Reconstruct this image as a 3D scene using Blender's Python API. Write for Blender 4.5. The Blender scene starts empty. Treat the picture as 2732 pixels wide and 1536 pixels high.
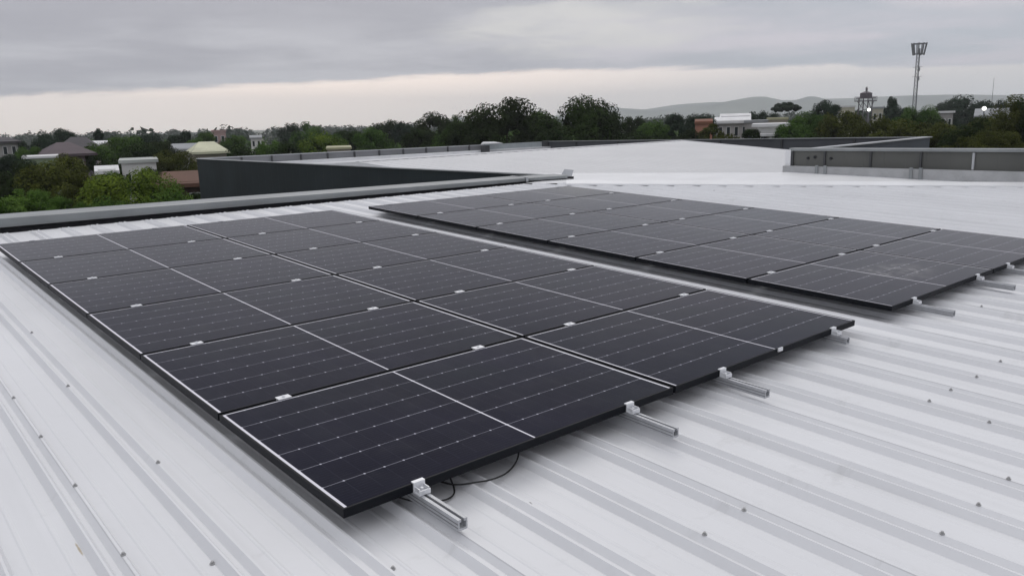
import bpy, math, random
import numpy as np
from mathutils import Vector, Matrix

sc = bpy.context.scene
rnd = random.Random(7)
rng = np.random.default_rng(7)
R_ = math.radians

# ------------------------------------------------------------------ camera
# x runs along the panel rows, y up the roof slope, z up; the camera is the origin
RC = np.array([[0.75760335, -0.65213376, -0.02754485],
               [-0.15351798, -0.13701225, -0.97860098],
               [0.63440476, 0.74562001, -0.2039152]])
FPX, PW, PH_ = 2132.9, 2732.0, 1536.0
cam_d = bpy.data.cameras.new('camera')
cam = bpy.data.objects.new('camera', cam_d)
sc.collection.objects.link(cam)
m = Matrix.Identity(4)
for i in range(3):
    m[i][0] = RC[0][i]; m[i][1] = -RC[1][i]; m[i][2] = -RC[2][i]
cam.matrix_world = m
cam_d.sensor_width = 36.0
cam_d.lens = 36.0 * FPX / PW
cam_d.clip_start = 0.05
cam_d.clip_end = 30000
sc.camera = cam

# ------------------------------------------------------------------ world
SUN_EL, SUN_AZ = R_(46), R_(52)        # azimuth measured from +x towards +y
world = bpy.data.worlds.new("World"); sc.world = world
world.use_nodes = True
wt = world.node_tree; wt.nodes.clear()
def wn(t, **k):
    n = wt.nodes.new(t)
    for a, b in k.items(): setattr(n, a, b)
    return n
def wl(a, b): wt.links.new(a, b)
def wmath(op, a, b=None, c=None, clamp=False):
    n = wn('ShaderNodeMath', operation=op, use_clamp=clamp)
    for i, v in enumerate((a, b, c)):
        if v is None: continue
        if isinstance(v, (int, float)): n.inputs[i].default_value = v
        else: wl(v, n.inputs[i])
    return n.outputs[0]
def wmix(f, a, b):
    n = wn('ShaderNodeMix', data_type='RGBA')
    if isinstance(f, (int, float)): n.inputs['Factor'].default_value = f
    else: wl(f, n.inputs['Factor'])
    for s, v in (('A', a), ('B', b)):
        k = [i for i in n.inputs if i.name == s and i.type == 'RGBA'][0]
        if isinstance(v, tuple): k.default_value = (*v, 1)
        else: wl(v, k)
    return [o for o in n.outputs if o.type == 'RGBA'][0]
def wstep(x, a, b):
    n = wn('ShaderNodeMapRange', interpolation_type='SMOOTHSTEP')
    wl(x, n.inputs[0]); n.inputs[1].default_value = a; n.inputs[2].default_value = b
    return n.outputs[0]
tc = wn('ShaderNodeTexCoord')
nrm = wn('ShaderNodeVectorMath', operation='NORMALIZE'); wl(tc.outputs['Generated'], nrm.inputs[0])
sp = wn('ShaderNodeSeparateXYZ'); wl(nrm.outputs[0], sp.inputs[0])
X, Y, Z = sp.outputs
el = wmath('DEGREES', wmath('ARCSINE', Z)) if False else wmath('MULTIPLY', wmath('ARCSINE', Z), 57.2958)
az = wmath('MULTIPLY', wmath('ARCTAN2', Y, X), 57.2958)
# cloud sheet overhead: directions projected on a plane above
inv = wmath('DIVIDE', 1.0, wmath('MAXIMUM', wmath('ADD', Z, 0.055), 0.03))
cv = wn('ShaderNodeCombineXYZ'); wl(wmath('MULTIPLY', X, inv), cv.inputs[0]); wl(wmath('MULTIPLY', Y, inv), cv.inputs[1])
def wnoise(vec, scale, det, rough=0.5, dist=0.0):
    n = wn('ShaderNodeTexNoise'); wl(vec, n.inputs['Vector'])
    n.inputs['Scale'].default_value = scale; n.inputs['Detail'].default_value = det
    n.inputs['Roughness'].default_value = rough; n.inputs['Distortion'].default_value = dist
    return n.outputs['Fac']
n1 = wnoise(cv.outputs[0], 0.38, 4, 0.5, 0.3)
n2 = wnoise(cv.outputs[0], 1.3, 5, 0.55, 0.5)
ae = wn('ShaderNodeCombineXYZ'); wl(wmath('MULTIPLY', az, 0.16), ae.inputs[0]); wl(wmath('MULTIPLY', el, 0.9), ae.inputs[1])
n3 = wnoise(ae.outputs[0], 0.9, 6, 0.6, 0.6)
n4 = wnoise(ae.outputs[0], 0.35, 3, 0.5, 0.2)
# colours of the low sky
left = wstep(az, 20, 62)
warm = wmix(left, (0.98, 0.93, 0.92), (1.58, 1.33, 1.17))
warm = wmix(wstep(el, 3.0, -0.2), warm, wmix(left, (0.78, 0.80, 0.84), (1.45, 1.27, 1.14)))
warm = wmix(wstep(az, 66, 84), warm, (1.45, 1.27, 1.14))
cl_dark = wmix(left, (0.51, 0.56, 0.64), (0.40, 0.405, 0.47))
cl_light = wmix(left, (0.72, 0.69, 0.77), (0.60, 0.605, 0.665))
cf = wmath('ADD', wmath('MULTIPLY', n1, 0.55), wmath('MULTIPLY', n2, 0.3))
cf = wmath('ADD', cf, wmath('MULTIPLY', n4, 0.15))
cloud = wmix(wstep(cf, 0.40, 0.62), cl_dark, cl_light)
# lighter towards the top of the low sky and in two brighter breaks
cloud = wmix(wmath('MULTIPLY', wstep(el, 4.5, 11.0), 0.45), cloud, (0.56, 0.555, 0.615))
def glow(a0, e0, ra, re):
    d = wmath('ADD', wmath('POWER', wmath('ABSOLUTE', wmath('DIVIDE', wmath('SUBTRACT', az, a0), ra)), 2.0),
              wmath('POWER', wmath('ABSOLUTE', wmath('DIVIDE', wmath('SUBTRACT', el, e0), re)), 2.0))
    d = wmath('ADD', d, wmath('MULTIPLY', wmath('SUBTRACT', n3, 0.5), 3.6))
    d = wmath('ADD', d, wmath('MULTIPLY', wmath('SUBTRACT', n2, 0.5), 2.0))
    return wstep(d, 1.7, -0.3)
cloud = wmix(wmath('MULTIPLY', glow(44.5, 6.2, 9.0, 1.7), 0.8), cloud, (0.80, 0.79, 0.78))
cloud = wmix(wmath('MULTIPLY', glow(19.0, 7.0, 6.0, 1.4), 0.8), cloud, (0.76, 0.72, 0.78))
# bright band under the cloud edge
edge = wmath('ADD', wmath('MULTIPLY', wmath('SUBTRACT', n3, 0.5), 1.0), wmath('MULTIPLY', wmath('SUBTRACT', n4, 0.5), 0.5))
eb = wn('ShaderNodeMapRange'); wl(wmath('ABSOLUTE', wmath('SUBTRACT', az, 47)), eb.inputs[0])
eb.inputs[1].default_value = 0; eb.inputs[2].default_value = 34; eb.inputs[3].default_value = 3.55; eb.inputs[4].default_value = 2.35
dd = wmath('SUBTRACT', wmath('ADD', el, edge), eb.outputs[0])
low = wmix(wstep(dd, -0.26, 0.14), warm, cloud)
# the overcast brightens overhead
high = wmix(wstep(n1, 0.35, 0.65), (0.89, 0.90, 0.95), (1.31, 1.31, 1.35))
skyc = wmix(wstep(el, 16, 58), low, high)
nish = wn('ShaderNodeTexSky'); nish.sky_type = 'NISHITA'; nish.sun_disc = False
nish.sun_elevation = SUN_EL; nish.sun_rotation = R_(90) - SUN_AZ
nish.air_density = 2.0; nish.dust_density = 4.0
bg1 = wn('ShaderNodeBackground'); wl(nish.outputs[0], bg1.inputs[0]); bg1.inputs[1].default_value = 0.05
bg2 = wn('ShaderNodeBackground'); wl(skyc, bg2.inputs[0]); bg2.inputs[1].default_value = 1.0
mx = wn('ShaderNodeMixShader'); mx.inputs[0].default_value = 0.93
wl(bg1.outputs[0], mx.inputs[1]); wl(bg2.outputs[0], mx.inputs[2])
wo = wn('ShaderNodeOutputWorld'); wl(mx.outputs[0], wo.inputs[0])
world.cycles.sampling_method = 'AUTOMATIC'

sun_d = bpy.data.lights.new('sun', 'SUN'); sun_d.energy = 0.5; sun_d.angle = R_(30); sun_d.color = (1.0, 0.96, 0.9)
sun = bpy.data.objects.new('sun', sun_d); sc.collection.objects.link(sun)
sdir = Vector((math.cos(SUN_EL) * math.cos(SUN_AZ), math.cos(SUN_EL) * math.sin(SUN_AZ), math.sin(SUN_EL)))
sun.rotation_euler = sdir.to_track_quat('Z', 'Y').to_euler()

sc.view_settings.view_transform = 'Standard'
sc.view_settings.look = 'None'
sc.view_settings.exposure = 0.0
sc.view_settings.gamma = 1.0
try:
    sc.cycles.use_denoising = True
    sc.cycles.volume_bounces = 1
    sc.cycles.max_bounces = 8
except Exception: pass

# ------------------------------------------------------------------ helpers
C = sc.collection
def mesh(name, V, F, mat, parent=None, smooth=False, mats=None, mi=None, loc=None, rot=None):
    me = bpy.data.meshes.new(name)
    me.from_pydata([tuple(v) for v in V], [], [tuple(f) for f in F])
    for mm in (mats or [mat]): me.materials.append(mm)
    if mi is not None: me.polygons.foreach_set('material_index', mi)
    if smooth: me.polygons.foreach_set('use_smooth', [True] * len(me.polygons))
    me.update()
    o = bpy.data.objects.new(name, me); C.objects.link(o)
    if parent: o.parent = parent
    if loc: o.location = loc
    if rot: o.rotation_euler = rot
    return o
def tag(o, label=None, cat=None, group=None, kind=None):
    if label: o['label'] = label
    if cat: o['category'] = cat
    if group: o['group'] = group
    if kind: o['kind'] = kind
    return o
def empty(name, loc=(0, 0, 0), rot=(0, 0, 0), **k):
    o = bpy.data.objects.new(name, None); C.objects.link(o)
    o.location = loc; o.rotation_euler = rot; o.empty_display_size = 0.2
    return tag(o, **k)
class MB:
    def __init__(s): s.V = []; s.F = []; s.M = []
    def add(s, V, F, mi=0):
        b = len(s.V); s.V += [tuple(v) for v in V]; s.F += [tuple(i + b for i in f) for f in F]; s.M += [mi] * len(F)
        return s
    def box(s, a, b, mi=0, M=None):
        x0, y0, z0 = a; x1, y1, z1 = b
        V = [(x0,y0,z0),(x1,y0,z0),(x1,y1,z0),(x0,y1,z0),(x0,y0,z1),(x1,y0,z1),(x1,y1,z1),(x0,y1,z1)]
        if M is not None: V = [tuple(M @ Vector(v)) for v in V]
        return s.add(V, [(0,3,2,1),(4,5,6,7),(0,1,5,4),(1,2,6,5),(2,3,7,6),(3,0,4,7)], mi)
    def bar(s, p, q, w, h=None, mi=0, up=(0, 0, 1)):
        p = Vector(p); q = Vector(q); h = h or w
        d = (q - p); L = d.length; d.normalize()
        u = Vector(up)
        if abs(d.dot(u)) > 0.98: u = Vector((1, 0, 0))
        a = d.cross(u).normalized(); b = a.cross(d).normalized()
        V = []
        for t in (p, q):
            for i, j in ((-1,-1),(1,-1),(1,1),(-1,1)): V.append(tuple(t + a * i * w / 2 + b * j * h / 2))
        return s.add(V, [(0,3,2,1),(4,5,6,7),(0,1,5,4),(1,2,6,5),(2,3,7,6),(3,0,4,7)], mi)
    def cyl(s, p, q, r0, r1=None, n=8, mi=0, cap=True):
        p = Vector(p); q = Vector(q); r1 = r0 if r1 is None else r1
        d = (q - p).normalized(); u = Vector((0, 0, 1)) if abs(d.z) < 0.95 else Vector((1, 0, 0))
        a = d.cross(u).normalized(); b = d.cross(a).normalized()
        V = [tuple(t + (a * math.cos(2*math.pi*i/n) + b * math.sin(2*math.pi*i/n)) * r) for t, r in ((p, r0), (q, r1)) for i in range(n)]
        F = [(i, (i+1) % n, n + (i+1) % n, n + i) for i in range(n)]
        if cap: F += [tuple(range(n))[::-1], tuple(range(n, 2*n))]
        return s.add(V, F, mi)
    def tube(s, P, r, n=8):
        for a, b in zip(P[:-1], P[1:]): s.cyl(a, b, r, r, n)
        return s
    def build(s, name, mat, parent=None, **k):
        if isinstance(mat, (list, tuple)): return mesh(name, s.V, s.F, None, parent, mats=list(mat), mi=s.M, **k)
        return mesh(name, s.V, s.F, mat, parent, **k)

def mat(name, col, rough=0.6, metal=0.0, spec=0.5, var=0.0, vscale=3.0, bump=0.0, bscale=20.0, col2=None, space='Object'):
    M = bpy.data.materials.new(name); M.use_nodes = True
    nt = M.node_tree; b = nt.nodes['Principled BSDF']
    b.inputs['Base Color'].default_value = (*col, 1); b.inputs['Roughness'].default_value = rough
    b.inputs['Metallic'].default_value = metal; b.inputs['Specular IOR Level'].default_value = spec
    t = nt.nodes.new('ShaderNodeTexCoord')
    if var > 0 or col2:
        n = nt.nodes.new('ShaderNodeTexNoise'); n.inputs['Scale'].default_value = vscale; n.inputs['Detail'].default_value = 5
        nt.links.new(t.outputs[space], n.inputs['Vector'])
        r = nt.nodes.new('ShaderNodeValToRGB'); nt.links.new(n.outputs['Fac'], r.inputs[0])
        c2 = col2 or tuple(min(1, c * (1 + var)) for c in col)
        c1 = col if col2 else tuple(c * (1 - var) for c in col)
        r.color_ramp.elements[0].position = 0.35; r.color_ramp.elements[0].color = (*c1, 1)
        r.color_ramp.elements[1].position = 0.65; r.color_ramp.elements[1].color = (*c2, 1)
        nt.links.new(r.outputs[0], b.inputs['Base Color'])
    if bump > 0:
        n = nt.nodes.new('ShaderNodeTexNoise'); n.inputs['Scale'].default_value = bscale; n.inputs['Detail'].default_value = 4
        nt.links.new(t.outputs[space], n.inputs['Vector'])
        bb = nt.nodes.new('ShaderNodeBump'); bb.inputs['Strength'].default_value = bump; bb.inputs['Distance'].default_value = 0.05
        nt.links.new(n.outputs['Fac'], bb.inputs['Height']); nt.links.new(bb.outputs[0], b.inputs['Normal'])
    return M

# ---- node helper for bigger materials
class NT:
    def __init__(s, name):
        s.M = bpy.data.materials.new(name); s.M.use_nodes = True; s.t = s.M.node_tree
        s.b = s.t.nodes['Principled BSDF']
        s.tc = s.t.nodes.new('ShaderNodeTexCoord')
    def link(s, a, b): s.t.links.new(a, b)
    def math(s, op, a, b=None, c=None, clamp=False):
        n = s.t.nodes.new('ShaderNodeMath'); n.operation = op; n.use_clamp = clamp
        for i, v in enumerate((a, b, c)):
            if v is None: continue
            if isinstance(v, (int, float)): n.inputs[i].default_value = v
            else: s.link(v, n.inputs[i])
        return n.outputs[0]
    def xyz(s, sock):
        n = s.t.nodes.new('ShaderNodeSeparateXYZ'); s.link(sock, n.inputs[0]); return n.outputs
    def noise(s, scale, det=4, vec=None, rough=0.5):
        n = s.t.nodes.new('ShaderNodeTexNoise'); n.inputs['Scale'].default_value = scale; n.inputs['Detail'].default_value = det
        n.inputs['Roughness'].default_value = rough
        s.link(vec or s.tc.outputs['Object'], n.inputs['Vector']); return n.outputs['Fac']
    def step(s, x, a, b):
        n = s.t.nodes.new('ShaderNodeMapRange'); n.interpolation_type = 'SMOOTHSTEP'
        s.link(x, n.inputs[0]); n.inputs[1].default_value = a; n.inputs[2].default_value = b; return n.outputs[0]
    def mix(s, f, a, b):
        n = s.t.nodes.new('ShaderNodeMix'); n.data_type = 'RGBA'
        if isinstance(f, (int, float)): n.inputs['Factor'].default_value = f
        else: s.link(f, n.inputs['Factor'])
        for q, v in (('A', a), ('B', b)):
            k = [i for i in n.inputs if i.name == q and i.type == 'RGBA'][0]
            if isinstance(v, tuple): k.default_value = (*v, 1)
            else: s.link(v, k)
        return [o for o in n.outputs if o.type == 'RGBA'][0]

SL = R_(2.1858848); TS = math.tan(SL)
NY, NZ = 2.327, -1.2905                       # front edge of the panel plane
def zp(y, off=0.0): return NZ + off + (y - NY) * TS
PAN = -0.13
NRX, FRX = 1.1887, 5.339                       # left edges of the two arrays
PX, PYI = 1.8255, 1.134                        # panel pitch
PL, PWD = 1.8055, 1.114                        # panel size
GZ = -9.5

# ------------------------------------------------------------------ materials
def roof_mat(name, stains=True, k=1.0):
    n = NT(name)
    O = n.xyz(n.tc.outputs['Object'])
    big = n.noise(0.7, 4); fine = n.noise(9.0, 5)
    cv_ = n.t.nodes.new('ShaderNodeCombineXYZ')
    n.link(n.math('MULTIPLY', O[0], 9.0), cv_.inputs[0]); n.link(n.math('MULTIPLY', O[1], 0.35), cv_.inputs[1])
    streak = n.noise(1.0, 4, cv_.outputs[0])
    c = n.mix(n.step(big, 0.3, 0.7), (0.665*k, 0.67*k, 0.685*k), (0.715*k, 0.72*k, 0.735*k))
    c = n.mix(n.math('MULTIPLY', n.step(streak, 0.50, 0.76), 0.32), c, (0.56, 0.565, 0.575))
    c = n.mix(n.math('MULTIPLY', n.step(fine, 0.62, 0.8), 0.12), c, (0.52, 0.52, 0.52))
    if stains:
        # small rust mark beside the second rib
        dx = n.math('DIVIDE', n.math('SUBTRACT', O[0], 0.479), 0.0045)
        dy = n.math('DIVIDE', n.math('SUBTRACT', O[1], 2.90), 0.055)
        d = n.math('ADD', n.math('POWER', n.math('ABSOLUTE', dx), 2.0), n.math('POWER', n.math('ABSOLUTE', dy), 2.0))
        d = n.math('ADD', d, n.math('MULTIPLY', n.noise(40.0, 3), 1.4))
        c = n.mix(n.math('MULTIPLY', n.step(d, 2.0, 0.7), 0.75), c, (0.33, 0.25, 0.12))
        lap = n.math('LESS_THAN', n.math('ABSOLUTE', n.math('SUBTRACT', n.math('PINGPONG', n.math('SUBTRACT', O[0], 0.565), 0.9375/2), 0.0)), 0.0013)
        c = n.mix(n.math('MULTIPLY', lap, 0.3), c, (0.25, 0.25, 0.25))
        # scuffs
        cv2 = n.t.nodes.new('ShaderNodeCombineXYZ')
        n.link(n.math('MULTIPLY', O[0], 1.2), cv2.inputs[0]); n.link(n.math('MULTIPLY', O[1], 2.2), cv2.inputs[1])
        sc_ = n.noise(1.6, 8, cv2.outputs[0], 0.7)
        c = n.mix(n.math('MULTIPLY', n.step(sc_, 0.58, 0.68), 0.22), c, (0.42, 0.42, 0.41))
    n.link(c, n.b.inputs['Base Color'])
    n.b.inputs['Roughness'].default_value = 0.42
    n.b.inputs['Specular IOR Level'].default_value = 0.35
    bb = n.t.nodes.new('ShaderNodeBump'); bb.inputs['Strength'].default_value = 0.25; bb.inputs['Distance'].default_value = 0.02
    n.link(n.noise(2.2, 3), bb.inputs['Height']); n.link(bb.outputs[0], n.b.inputs['Normal'])
    return n.M
M_roof = roof_mat('white_painted_metal_roof')
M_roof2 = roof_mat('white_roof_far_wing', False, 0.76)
M_flash = mat('white_flashing', (0.72, 0.725, 0.735), 0.4, 0, 0.4, var=0.05, vscale=1.5)
M_cap = mat('grey_metal_capping', (0.25, 0.265, 0.27), 0.45, 0.15, 0.5, var=0.10, vscale=1.2)
M_capl = mat('pale_metal_capping', (0.42, 0.435, 0.45), 0.4, 0.2, 0.5, var=0.08, vscale=1.0)
M_black = mat('shade_black', (0.010, 0.010, 0.014), 0.7)  # near-black colour stands in for shade, as in the slot under the capping
M_post = mat('dark_post', (0.05, 0.052, 0.055), 0.6)
M_screw = mat('grey_screw', (0.36, 0.36, 0.36), 0.6, 0.2)
M_curb = mat('pale_concrete_curb', (0.40, 0.405, 0.41), 0.75, var=0.12, vscale=2.5, bump=0.3)
def clad(name, c, pitch=0.35, axis=1):
    n = NT(name); O = n.xyz(n.tc.outputs['Object'])
    ph = n.math('PINGPONG', O[axis], pitch / 2)
    g = n.step(ph, 0.0, 0.02)
    big = n.noise(0.6, 3)
    cc = n.mix(n.step(big, 0.3, 0.7), tuple(v * 0.85 for v in c), tuple(v * 1.18 for v in c))
    n.link(cc, n.b.inputs['Base Color']); n.b.inputs['Roughness'].default_value = 0.6; n.b.inputs['Specular IOR Level'].default_value = 0.2
    bb = n.t.nodes.new('ShaderNodeBump'); bb.inputs['Strength'].default_value = 0.2; bb.inputs['Distance'].default_value = 0.02
    n.link(g, bb.inputs['Height']); n.link(bb.outputs[0], n.b.inputs['Normal'])
    return n.M
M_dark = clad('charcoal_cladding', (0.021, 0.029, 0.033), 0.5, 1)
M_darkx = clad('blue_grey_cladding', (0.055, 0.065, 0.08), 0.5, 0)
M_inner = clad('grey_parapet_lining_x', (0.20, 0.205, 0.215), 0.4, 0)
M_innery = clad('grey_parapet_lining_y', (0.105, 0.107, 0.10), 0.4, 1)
M_alu = mat('brushed_aluminium', (0.46, 0.47, 0.49), 0.5, 0.5, 0.5, var=0.08, vscale=30)
M_aluc = mat('aluminium_clamp', (0.75, 0.76, 0.78), 0.4, 0.35, 0.5, var=0.05, vscale=40)
M_frame = mat('black_anodised_frame', (0.006, 0.007, 0.010), 0.5, 0.0, 0.12)
M_back = mat('dark_backsheet', (0.02, 0.02, 0.022), 0.7)
M_cable = mat('black_cable', (0.010, 0.010, 0.011), 0.5)

def panel_mat(name, smudge=False):
    n = NT(name); O = n.xyz(n.tc.outputs['Object'])
    u, v = O[0], O[1]
    CW, CH = 0.0877, 0.1815
    uc = n.math('SUBTRACT', n.math('ABSOLUTE', n.math('SUBTRACT', u, PL / 2)), 0.0042)
    vc = n.math('SUBTRACT', v, 0.0095)
    du = n.math('PINGPONG', uc, CW / 2)            # distance to nearest column line
    du = n.math('ABSOLUTE', du); dv = n.math('PINGPONG', vc, CH / 2)
    white_c = n.math('LESS_THAN', uc, 0.0)
    white_s = n.math('GREATER_THAN', uc, 10 * CW)
    white_t = n.math('GREATER_THAN', vc, 6 * CH - 0.0005)
    wht = n.math('MAXIMUM', n.math('MAXIMUM', white_c, white_s), white_t)
    row = n.math('MULTIPLY', n.math('LESS_THAN', dv, 0.0010), 0.85)
    br = n.step(n.noise(3.0, 2), 0.35, 0.65)
    row = n.math('MULTIPLY', row, n.math('ADD', n.math('MULTIPLY', br, 0.5), 0.5))
    colm = n.math('MULTIPLY', n.math('LESS_THAN', du, 0.0005), 0.05)
    dia = n.math('MULTIPLY', n.math('LESS_THAN', n.math('ADD', du, dv), 0.0058), 0.9)
    inner = n.math('MULTIPLY', n.math('GREATER_THAN', vc, 0.05), 1.0)
    ln = n.math('MAXIMUM', n.math('MAXIMUM', row, colm), dia)
    ln = n.math('MULTIPLY', ln, inner)
    # faint busbar wires
    bus = n.math('MULTIPLY', n.math('LESS_THAN', n.math('PINGPONG', vc, 0.0091), 0.00022), 0.06)
    ln = n.math('MAXIMUM', ln, bus)
    cell = n.mix(n.step(n.noise(1.6, 3), 0.3, 0.7), (0.0012, 0.0013, 0.0085), (0.0032, 0.0026, 0.0140))
    # cell to cell tone differences
    fl = n.t.nodes.new('ShaderNodeCombineXYZ')
    n.link(n.math('FLOOR', n.math('DIVIDE', uc, CW)), fl.inputs[0]); n.link(n.math('FLOOR', n.math('DIVIDE', vc, CH)), fl.inputs[1])
    wnz = n.t.nodes.new('ShaderNodeTexWhiteNoise'); n.link(fl.outputs[0], wnz.inputs[0])
    cell = n.mix(n.math('MULTIPLY', wnz.outputs[0], 0.45), cell, (0.004, 0.0055, 0.0150))
    pid = n.t.nodes.new('ShaderNodeObjectInfo')
    cell = n.mix(n.math('MULTIPLY', pid.outputs['Random'], 0.35), cell, (0.006, 0.008, 0.013))
    cell = n.mix(n.math('MULTIPLY', n.step(n.noise(0.9, 2), 0.45, 0.7), 0.5), cell, (0.002, 0.0065, 0.0095))
    c = n.mix(ln, cell, (0.55, 0.55, 0.62))
    c = n.mix(wht, c, (0.72, 0.71, 0.76))
    dust = n.math('MULTIPLY', n.step(n.noise(5.0, 8, None, 0.65), 0.42, 0.75), 0.022)
    c = n.mix(dust, c, (0.35, 0.34, 0.33))
    if smudge:
        dx = n.math('DIVIDE', n.math('SUBTRACT', u, 1.16), 0.42); dy = n.math('DIVIDE', n.math('SUBTRACT', v, 0.50), 0.34)
        r = n.math('SQRT', n.math('ADD', n.math('POWER', n.math('ABSOLUTE', dx), 2.0), n.math('POWER', n.math('ABSOLUTE', dy), 2.0)))
        wv = n.t.nodes.new('ShaderNodeTexNoise'); wv.inputs['Scale'].default_value = 5.0; wv.inputs['Detail'].default_value = 6
        wv.inputs['Distortion'].default_value = 2.5; n.link(n.tc.outputs['Object'], wv.inputs['Vector'])
        s = n.math('MULTIPLY', n.step(r, 1.15, 0.35), n.step(wv.outputs['Fac'], 0.36, 0.74))
        c = n.mix(n.math('MULTIPLY', s, 0.24), c, (0.55, 0.54, 0.53))
    n.link(c, n.b.inputs['Base Color'])
    n.b.inputs['IOR'].default_value = 1.15
    n.b.inputs['Specular Tint'].default_value = (0.55, 0.6, 1.0, 1)
    n.b.inputs['Specular IOR Level'].default_value = 0.5
    n.b.inputs['Roughness'].default_value = 0.16
    n.link(n.math('ADD', n.math('MULTIPLY', n.noise(7.0, 5), 0.10), 0.03), n.b.inputs['Roughness'])
    return n.M
M_pv = panel_mat('solar_glass'); M_pvs = panel_mat('solar_glass_smudged', True)

# ------------------------------------------------------------------ our building
bld = empty('warehouse_building', (0, 0, GZ), label='long low warehouse with white ribbed metal roof and charcoal parapet walls under the solar panels', cat='building')
def P_(o):                                   # parent without moving
    o.parent = bld; o.matrix_parent_inverse = Matrix.Translation((0, 0, -GZ)); return o
# ribbed roof, ribs run up the slope (y)
HIP = 20.15
pitch, rx0 = 0.3125, 0.54 - 0.3125 * 22
prof = []
for k in range(0, 72):
    c = rx0 + k * pitch
    for dx, dz in ((-0.056, 0), (-0.034, 0.029), (-0.026, 0.029), (-0.012, 0.008), (0.006, 0.008), (0.027, 0.031), (0.036, 0.031), (0.052, 0)): prof.append((c + dx, dz))
    for q in (0.104, 0.2085):                # two low stiffening swages in each pan
        prof += [(c + q - 0.010, 0.0), (c + q - 0.004, 0.0022), (c + q + 0.004, 0.0022), (c + q + 0.010, 0.0)]
prof = [p for p in prof if p[0] < 15.68]
V, F = [], []
YS = [-3.0, 0.5, 4.3]
for x, dz in prof:
    ye = max(4.6, min(10.73, HIP - x))
    for y in YS + [ye - 0.16, ye - 0.08, ye]:
        V.append((x, y, zp(y, PAN + (dz if y < 10.62 else dz * 0.15))))
n_ = len(YS) + 3
for i in range(len(prof) - 1):
    for j in range(n_ - 1):
        a = i * n_ + j; F.append((a, a + n_, a + n_ + 1, a + 1))
roof = mesh('metal_roof', V, F, M_roof); P_(roof)
ROOF_INV = None
# roofing screws on the ribs
sm = MB(); sm.cyl((0,0,0),(0,0,0.004),0.009,0.009,10); sm.cyl((0,0,0.0045),(0,0,0.011),0.0055,0.005,6)
screw0 = sm.build('roof_screw', M_screw); smesh = screw0.data
spots = [(0.594,2.705),(0.594,3.346),(0.592,3.96),(0.583,4.592),(0.908,3.345),(0.889,5.848),(0.819,4.606),(0.792,2.509),(1.23,2.09),(1.854,2.109),
         (2.164,2.09),(2.391,1.523),(2.159,1.515),(2.771,.978),(3.09,.973),(4.022,1.534),(3.938,1.24),(4.578,1.519),(4.975,1.528),(4.989,2.068),(6.158,2.07),
         (0.27,3.34),(0.27,4.6),(0.27,5.85),(0.9,7.1),(0.59,7.1)]
rr = random.Random(3)
for kx in range(24, 70):
    cx = rx0 + kx * pitch
    for yy in (0.37, 0.975, 1.53, 7.7, 8.4, 9.4, 10.1):
        if yy > 6 and not (8.9 < cx and cx + yy < HIP - 0.5): continue
        if cx < 3.2 and yy > 0.9: continue
        if yy < 6 and cx > 11: continue
        if rr.random() < 0.24 and len(spots) < 96: spots.append((cx + rr.choice((-0.030, 0.0315, 0.0315)), yy))
for i, (x, y) in enumerate(spots):
    o = screw0 if i == 0 else screw0.copy()
    if i: C.objects.link(o)
    # seat on the rib or pan under it
    k = round((x - rx0) / pitch); d = abs(x - (rx0 + k * pitch))
    if d < 0.060: x = rx0 + k * pitch + (0.0315 if x > rx0 + k * pitch - 0.01 else -0.030)
    dz = (0.031 if x > rx0 + k * pitch else 0.029) if d < 0.060 else 0.0
    o.parent = roof; o.matrix_parent_inverse = Matrix.Identity(4)
    o.location = (x, y, zp(y, PAN + dz)); o.rotation_euler = (SL, 0, 0)

# the small roof facets of the next wing beyond the hip
zA = lambda y: zp(y, PAN + 0.02)
V = [(9.46,10.68,zA(10.68)),(10.70,10.76,-1.098),(10.92,11.15,-1.10),(10.95,15.55,-1.15),(13.6,13.99,-1.26),(18.84,10.95,-1.48),(21.0,9.7,-1.56),(16.0,9.2,-1.33),(15.66,9.15,-1.22),(15.66,4.50,zA(4.50))]
f_ = P_(mesh('roof_facet', V, [(0,9,2),(0,2,1),(9,8,2),(8,7,5),(7,6,5),(8,5,2),(2,5,4),(2,4,3)], M_flash))
# far wing roof: near slope, back slope
RY = 19.1
V = [(10.95,15.55,-1.15),(13.6,13.99,-1.26),(18.84,10.95,-1.48),(21.0,9.7,-1.56),(24.8,9.9,-1.55),(24.8,RY,-0.90),(10.95,RY,-0.955),(10.95,30.6,-1.45),(24.8,30.6,-1.45)]
cmesh = []
Vr, Fr = [], []
xs = np.arange(10.95, 24.81, 0.05)
def near_y(x):
    pts = [(10.95,15.55),(13.6,13.99),(18.84,10.95),(21.0,9.7),(24.8,9.9)]
    return float(np.interp(x, [p[0] for p in pts], [p[1] for p in pts]))
tC = math.tan(R_(4.04))
prof2 = []
x = 10.95
while x < 24.8:
    for q, dz in ((0, 0), (0.03, 0.009), (0.07, 0.009), (0.10, 0)):
        if x + q < 24.8: prof2.append((x + q, dz))
    x += 0.3125
prof2.append((24.8, 0))
for x, dz in prof2:
    zr = -0.955 + (x - 10.95) / 13.85 * 0.055
    y0 = near_y(x)
    Vr += [(x, y0, zr - (RY - y0) * tC + dz), (x, RY, zr + dz), (x, 30.6, -1.45 + dz)]
for i in range(len(prof2) - 1):
    a = i * 3; Fr += [(a, a+3, a+4, a+1), (a+1, a+4, a+5, a+2)]
P_(mesh('metal_roof', Vr, Fr, M_roof2))
P_(MB().bar((10.95, RY, -0.943), (24.8, RY, -0.888), 0.14, 0.012).build('ridge_flashing', M_flash))
P_(MB().add([(10.948,15.4,-1.6),(10.948,30.6,-1.6),(10.948,30.6,-1.448),(10.948,RY,-0.953),(10.948,15.55,-1.148)],[(0,1,2,3,4)]).build('gable_flashing', M_flash))
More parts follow.
